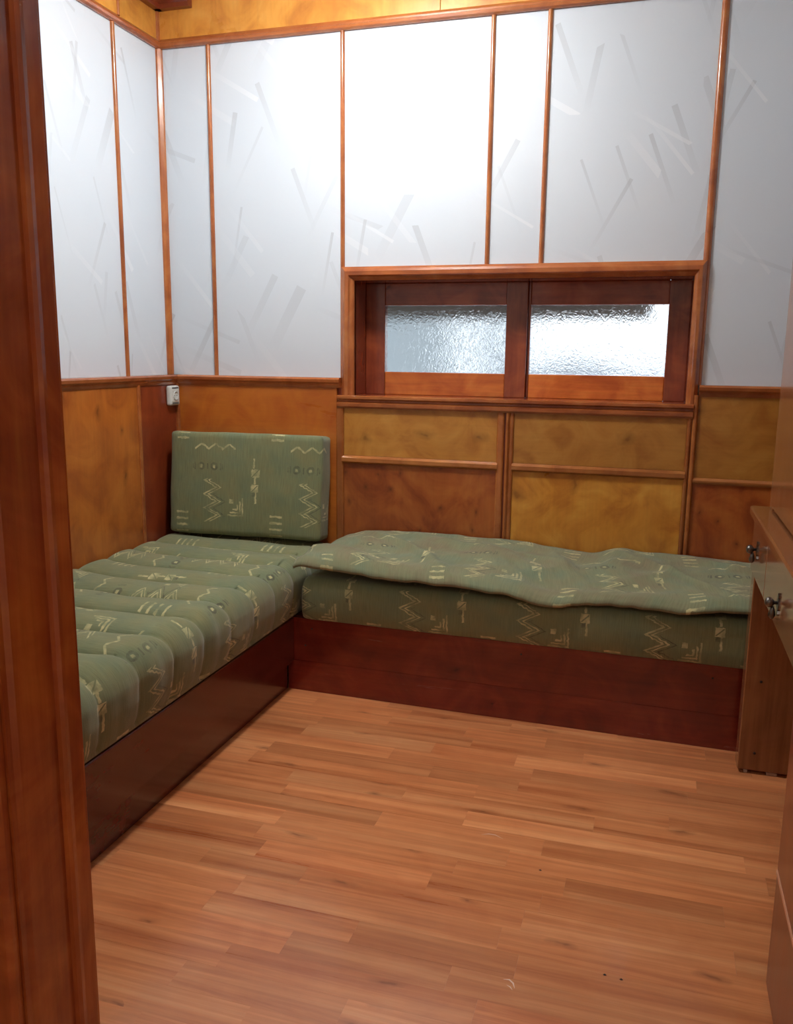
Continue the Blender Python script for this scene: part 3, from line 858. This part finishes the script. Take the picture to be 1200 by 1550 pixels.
# upright cushion in the corner
def rounded_box(w, d, h, r, puff, n=34):
    bm = bmesh.new()
    bmesh.ops.create_cube(bm, size=2)
    bmesh.ops.subdivide_edges(bm, edges=bm.edges[:], cuts=n, use_grid_fill=True)
    uvl = bm.loops.layers.uv.new('UVMap')
    dom = {}
    for f in bm.faces:
        c = f.calc_center_median(); a = max(range(3), key=lambda k: abs(c[k])); dom[f] = (a, 1 if c[a] > 0 else -1)
    half = Vector((w / 2, d / 2, h / 2))
    for f in bm.faces:
        a, s = dom[f]
        for lp in f.loops:
            p = lp.vert.co
            x, y, z = p.x * half.x, p.y * half.y, p.z * half.z
            if a == 1: uv = (x, z)
            elif a == 0: uv = (s * half.x + (y + half.y) * s, z)
            else: uv = (x, s * half.z + (y + half.y) * s)
            lp[uvl].uv = (uv[0] + w / 2 + 0.01, uv[1] + h / 2 + 0.012)
    for v in bm.verts:
        q = v.co.copy()
        p = Vector((q.x * half.x, q.y * half.y, q.z * half.z))
        inner = Vector([max(-half[k] + r, min(half[k] - r, p[k])) for k in range(3)])
        dlt = p - inner
        if dlt.length > 1e-9: p = inner + dlt.normalized() * r
        p.y += math.copysign(puff * (1 - q.x ** 4) * (1 - q.z ** 4), q.y) if abs(q.y) > 0.99 else puff * q.y * (1 - q.x ** 4) * (1 - q.z ** 4)
        p.y += 0.003 * fn(p.x * 8, p.z * 8, 2); p.x += 0.005 * fn(p.z * 6, p.y * 9, 3); p.z += 0.005 * fn(p.x * 6, p.y * 9, 5)
        v.co = p
    for f in bm.faces: f.smooth = True
    me = bpy.data.meshes.new('cushion'); bm.to_mesh(me); bm.free()
    return me
cw, cdp, chh = 0.742, 0.120, 0.468
cu = link('cushion', rounded_box(cw, cdp, chh, 0.017, 0.008), M['fabric'], None, (0.4705, -0.1275, 0.566 + chh / 2), (math.radians(-5.5), 0, math.radians(2.0)))
tag(cu, 'thick upright green patterned cushion leaning in the corner', 'cushion')

# ------------------------------------------------------------------ wall socket
sk = tag(empty('wall_socket', (WL, -0.085, 1.148)), 'small white plastic wall socket under the rail beside the corner', 'socket')
me = box_mesh((0, -0.041, 0), (0.026, 0.041, 0.092), 0.010, 3); link('plate', me, M['plastic'], sk)
me = box_mesh((0.024, -0.030, 0.016), (0.0285, 0.030, 0.076), 0.002); link('insert', me, M['plastic'], sk)
link('slot', box_mesh((0.025, -0.026, 0.0785), (0.0275, 0.026, 0.0845)), M['slot'], sk)
link('slot', box_mesh((0.025, -0.026, 0.0075), (0.0275, 0.026, 0.0135)), M['slot'], sk)
rg = lathe('recess_ring', [(0.021, 0.0), (0.021, 0.004), (0.0175, 0.0045), (0.016, -0.002)], M['plastic'], sk, (0.0278, 0.0, 0.046), 'x')
for s in (-1, 1):
    lathe('contact_hole', [(0.0028, 0.0), (0.0028, 0.0006)], M['slot'], sk, (0.0287, s * 0.0095, 0.046), 'x', 12)

# ------------------------------------------------------------------ desk on the right
dk = tag(empty('desk', (2.8, -1.45, 0)), 'glossy brown wooden desk with two knobbed drawers along the right side', 'desk')
TZ = 0.912
def dbox(n, lo, hi, m, bevel=0.002): return box(n, lo, hi, m, dk, bevel)
prism('desk_top', [(2.560, TZ - 0.030), (2.5575, TZ - 0.026), (2.5575, TZ - 0.006), (2.562, TZ), (XR - 0.01, TZ), (XR - 0.01, TZ - 0.030)], 'y', -2.42, -0.595, M['desk_y'], dk)
def drawer(y0, y1, z0, z1, ky, kz, fx=2.572):
    d = box('drawer', (fx, y0, z0), (fx + 0.020, y1, z1), M['desk_y'], dk, 0.003, 2)
    k = knob(d, Vector((fx, ky, kz)))
    return d
def knob(parent, p):
    """ornate metal knob on an upright back plate"""
    base = Vector(dk.location) + Vector(parent.location)
    V = []; F = []
    prof = [(-0.030, 0.003), (-0.024, 0.009), (-0.017, 0.006), (-0.009, 0.013), (0.0, 0.015), (0.009, 0.013), (0.017, 0.006), (0.024, 0.009), (0.030, 0.003)]
    for xx in (0.0, -0.004):
        for z, hw in prof: V.append((xx, -hw, z))
        for z, hw in reversed(prof): V.append((xx, hw, z))
    n = len(prof) * 2
    F = [[i, (i + 1) % n, n + (i + 1) % n, n + i] for i in range(n)] + [list(range(n)), list(range(2 * n - 1, n - 1, -1))]
    link('back_plate', fixn(mesh_from('back_plate', V, F)), M['metal'], parent, p - base)
    lathe('knob', [(0.004, 0.0), (0.005, 0.008), (0.008, 0.011), (0.013, 0.016), (0.014, 0.022), (0.011, 0.028), (0.005, 0.031)], M['metal'], parent, p - base + Vector((-0.003, 0, 0.004)), 'x', 14, -1)
    lathe('drop', [(0.003, 0.012), (0.006, 0.004), (0.009, -0.008), (0.008, -0.016), (0.003, -0.022)], M['metal'], parent, p - base + Vector((-0.015, 0, -0.018)), 'z', 12)
drawer(-0.992, -0.612, 0.700, 0.878, -0.768, 0.795)
drawer(-1.745, -0.998, 0.700, 0.878, -1.300, 0.770)
dbox('apron', (2.593, -2.40, 0.700), (2.61, -0.612, 0.880), M['desk'])
far = dbox('end_panel', (2.578, -0.690, 0.012), (XR - 0.02, -0.615, 0.880), M['desk'], 0.003)
for gx in (2.600, 2.672, 2.95):
    dbox('glide', (gx, -0.687, 0.0), (gx + 0.034 if gx > 2.65 else gx + 0.012, -0.640, 0.0115), M['glide'], 0.001)
for sx, sz in ((2.629, 0.333), (2.629, 0.076)):
    lathe('screw_plug', [(0.0045, 0.0), (0.0045, -0.0015), (0.0025, -0.002)], M['screw'], dk, Vector((sx, -0.6902, sz)) - dk.location, 'y', 10)
dbox('back_panel', (XR - 0.03, -2.40, 0.10), (XR - 0.012, -0.69, 0.880), M['desk'], 0.001)
# near pedestal
dbox('pedestal_body', (2.572, -2.40, 0.015), (XR - 0.03, -1.765, 0.880), M['desk_red'], 0.002)
dbox('pedestal_door', (2.553, -2.40, 0.300), (2.571, -1.766, 0.692), M['desk_red'], 0.002)
dbox('pedestal_drawer', (2.553, -2.40, 0.020), (2.571, -1.766, 0.288), M['desk_red'], 0.002)
dbox('edge_strip', (2.551, -2.40, 0.289), (2.570, -1.766, 0.299), M['edge'], 0.001)
dbox('pedestal_front', (2.556, -2.40, 0.700), (2.571, -1.766, 0.878), M['desk_y'], 0.002)
for gy in (-1.80, -2.36): dbox('foot', (2.58, gy - 0.015, 0.0), (2.61, gy + 0.015, 0.0145), M['screw'], 0.001)

# cabinet standing on the desk
hu = tag(empty('upper_cabinet', (2.85, -1.4, TZ)), 'tall brown wooden cabinet standing on the desk at the right edge', 'cabinet')
def hbox(n, lo, hi, m=M['desk'], bevel=0.002): return box(n, lo, hi, m, hu, bevel)
HZ = 2.20
hbox('side_panel', (2.634, -0.622, TZ), (XR - 0.02, -0.602, HZ))
hbox('side_panel', (2.634, -2.40, TZ), (XR - 0.02, -2.38, HZ))
hbox('top_panel', (2.62, -2.41, HZ), (XR - 0.02, -0.595, HZ + 0.02), M['desk_y'])
hbox('back_panel', (XR - 0.035, -2.378, TZ), (XR - 0.022, -0.624, HZ))
hbox('door_frame', (2.616, -0.660, TZ), (2.632, -0.602, HZ))
for a, b in ((-1.228, -0.664), (-1.80, -1.232), (-2.40, -1.804)):
    hbox('cabinet_door', (2.615, a, TZ + 0.006), (2.632, b, HZ - 0.004), M['desk'], 0.003)

# ------------------------------------------------------------------ lamps
lp = tag(empty('ceiling_lamp', (1.12, -0.88, CEIL)), 'round white ceiling lamp lighting the room', 'lamp')
lathe('lamp_base', [(0.12, 0.0), (0.12, -0.02), (0.115, -0.024)], M['plastic'], lp, (0, 0, 0), 'z', 32)
lathe('lamp_shade', [(0.135, -0.024), (0.15, -0.04), (0.145, -0.065), (0.12, -0.09), (0.08, -0.105), (0.03, -0.112), (0.005, -0.113)], M['lamp'], lp, (0, 0, 0), 'z', 32)
hp = tag(empty('ceiling_lamp', (2.2, -4.3, CEIL)), 'round white ceiling lamp in the hall by the doorway', 'lamp')
lathe('lamp_base', [(0.12, 0.0), (0.12, -0.02), (0.115, -0.024)], M['plastic'], hp, (0, 0, 0), 'z', 32)
lathe('lamp_shade', [(0.135, -0.024), (0.15, -0.04), (0.145, -0.065), (0.12, -0.09), (0.08, -0.105), (0.03, -0.112), (0.005, -0.113)], M['hall_lamp'], hp, (0, 0, 0), 'z', 32)
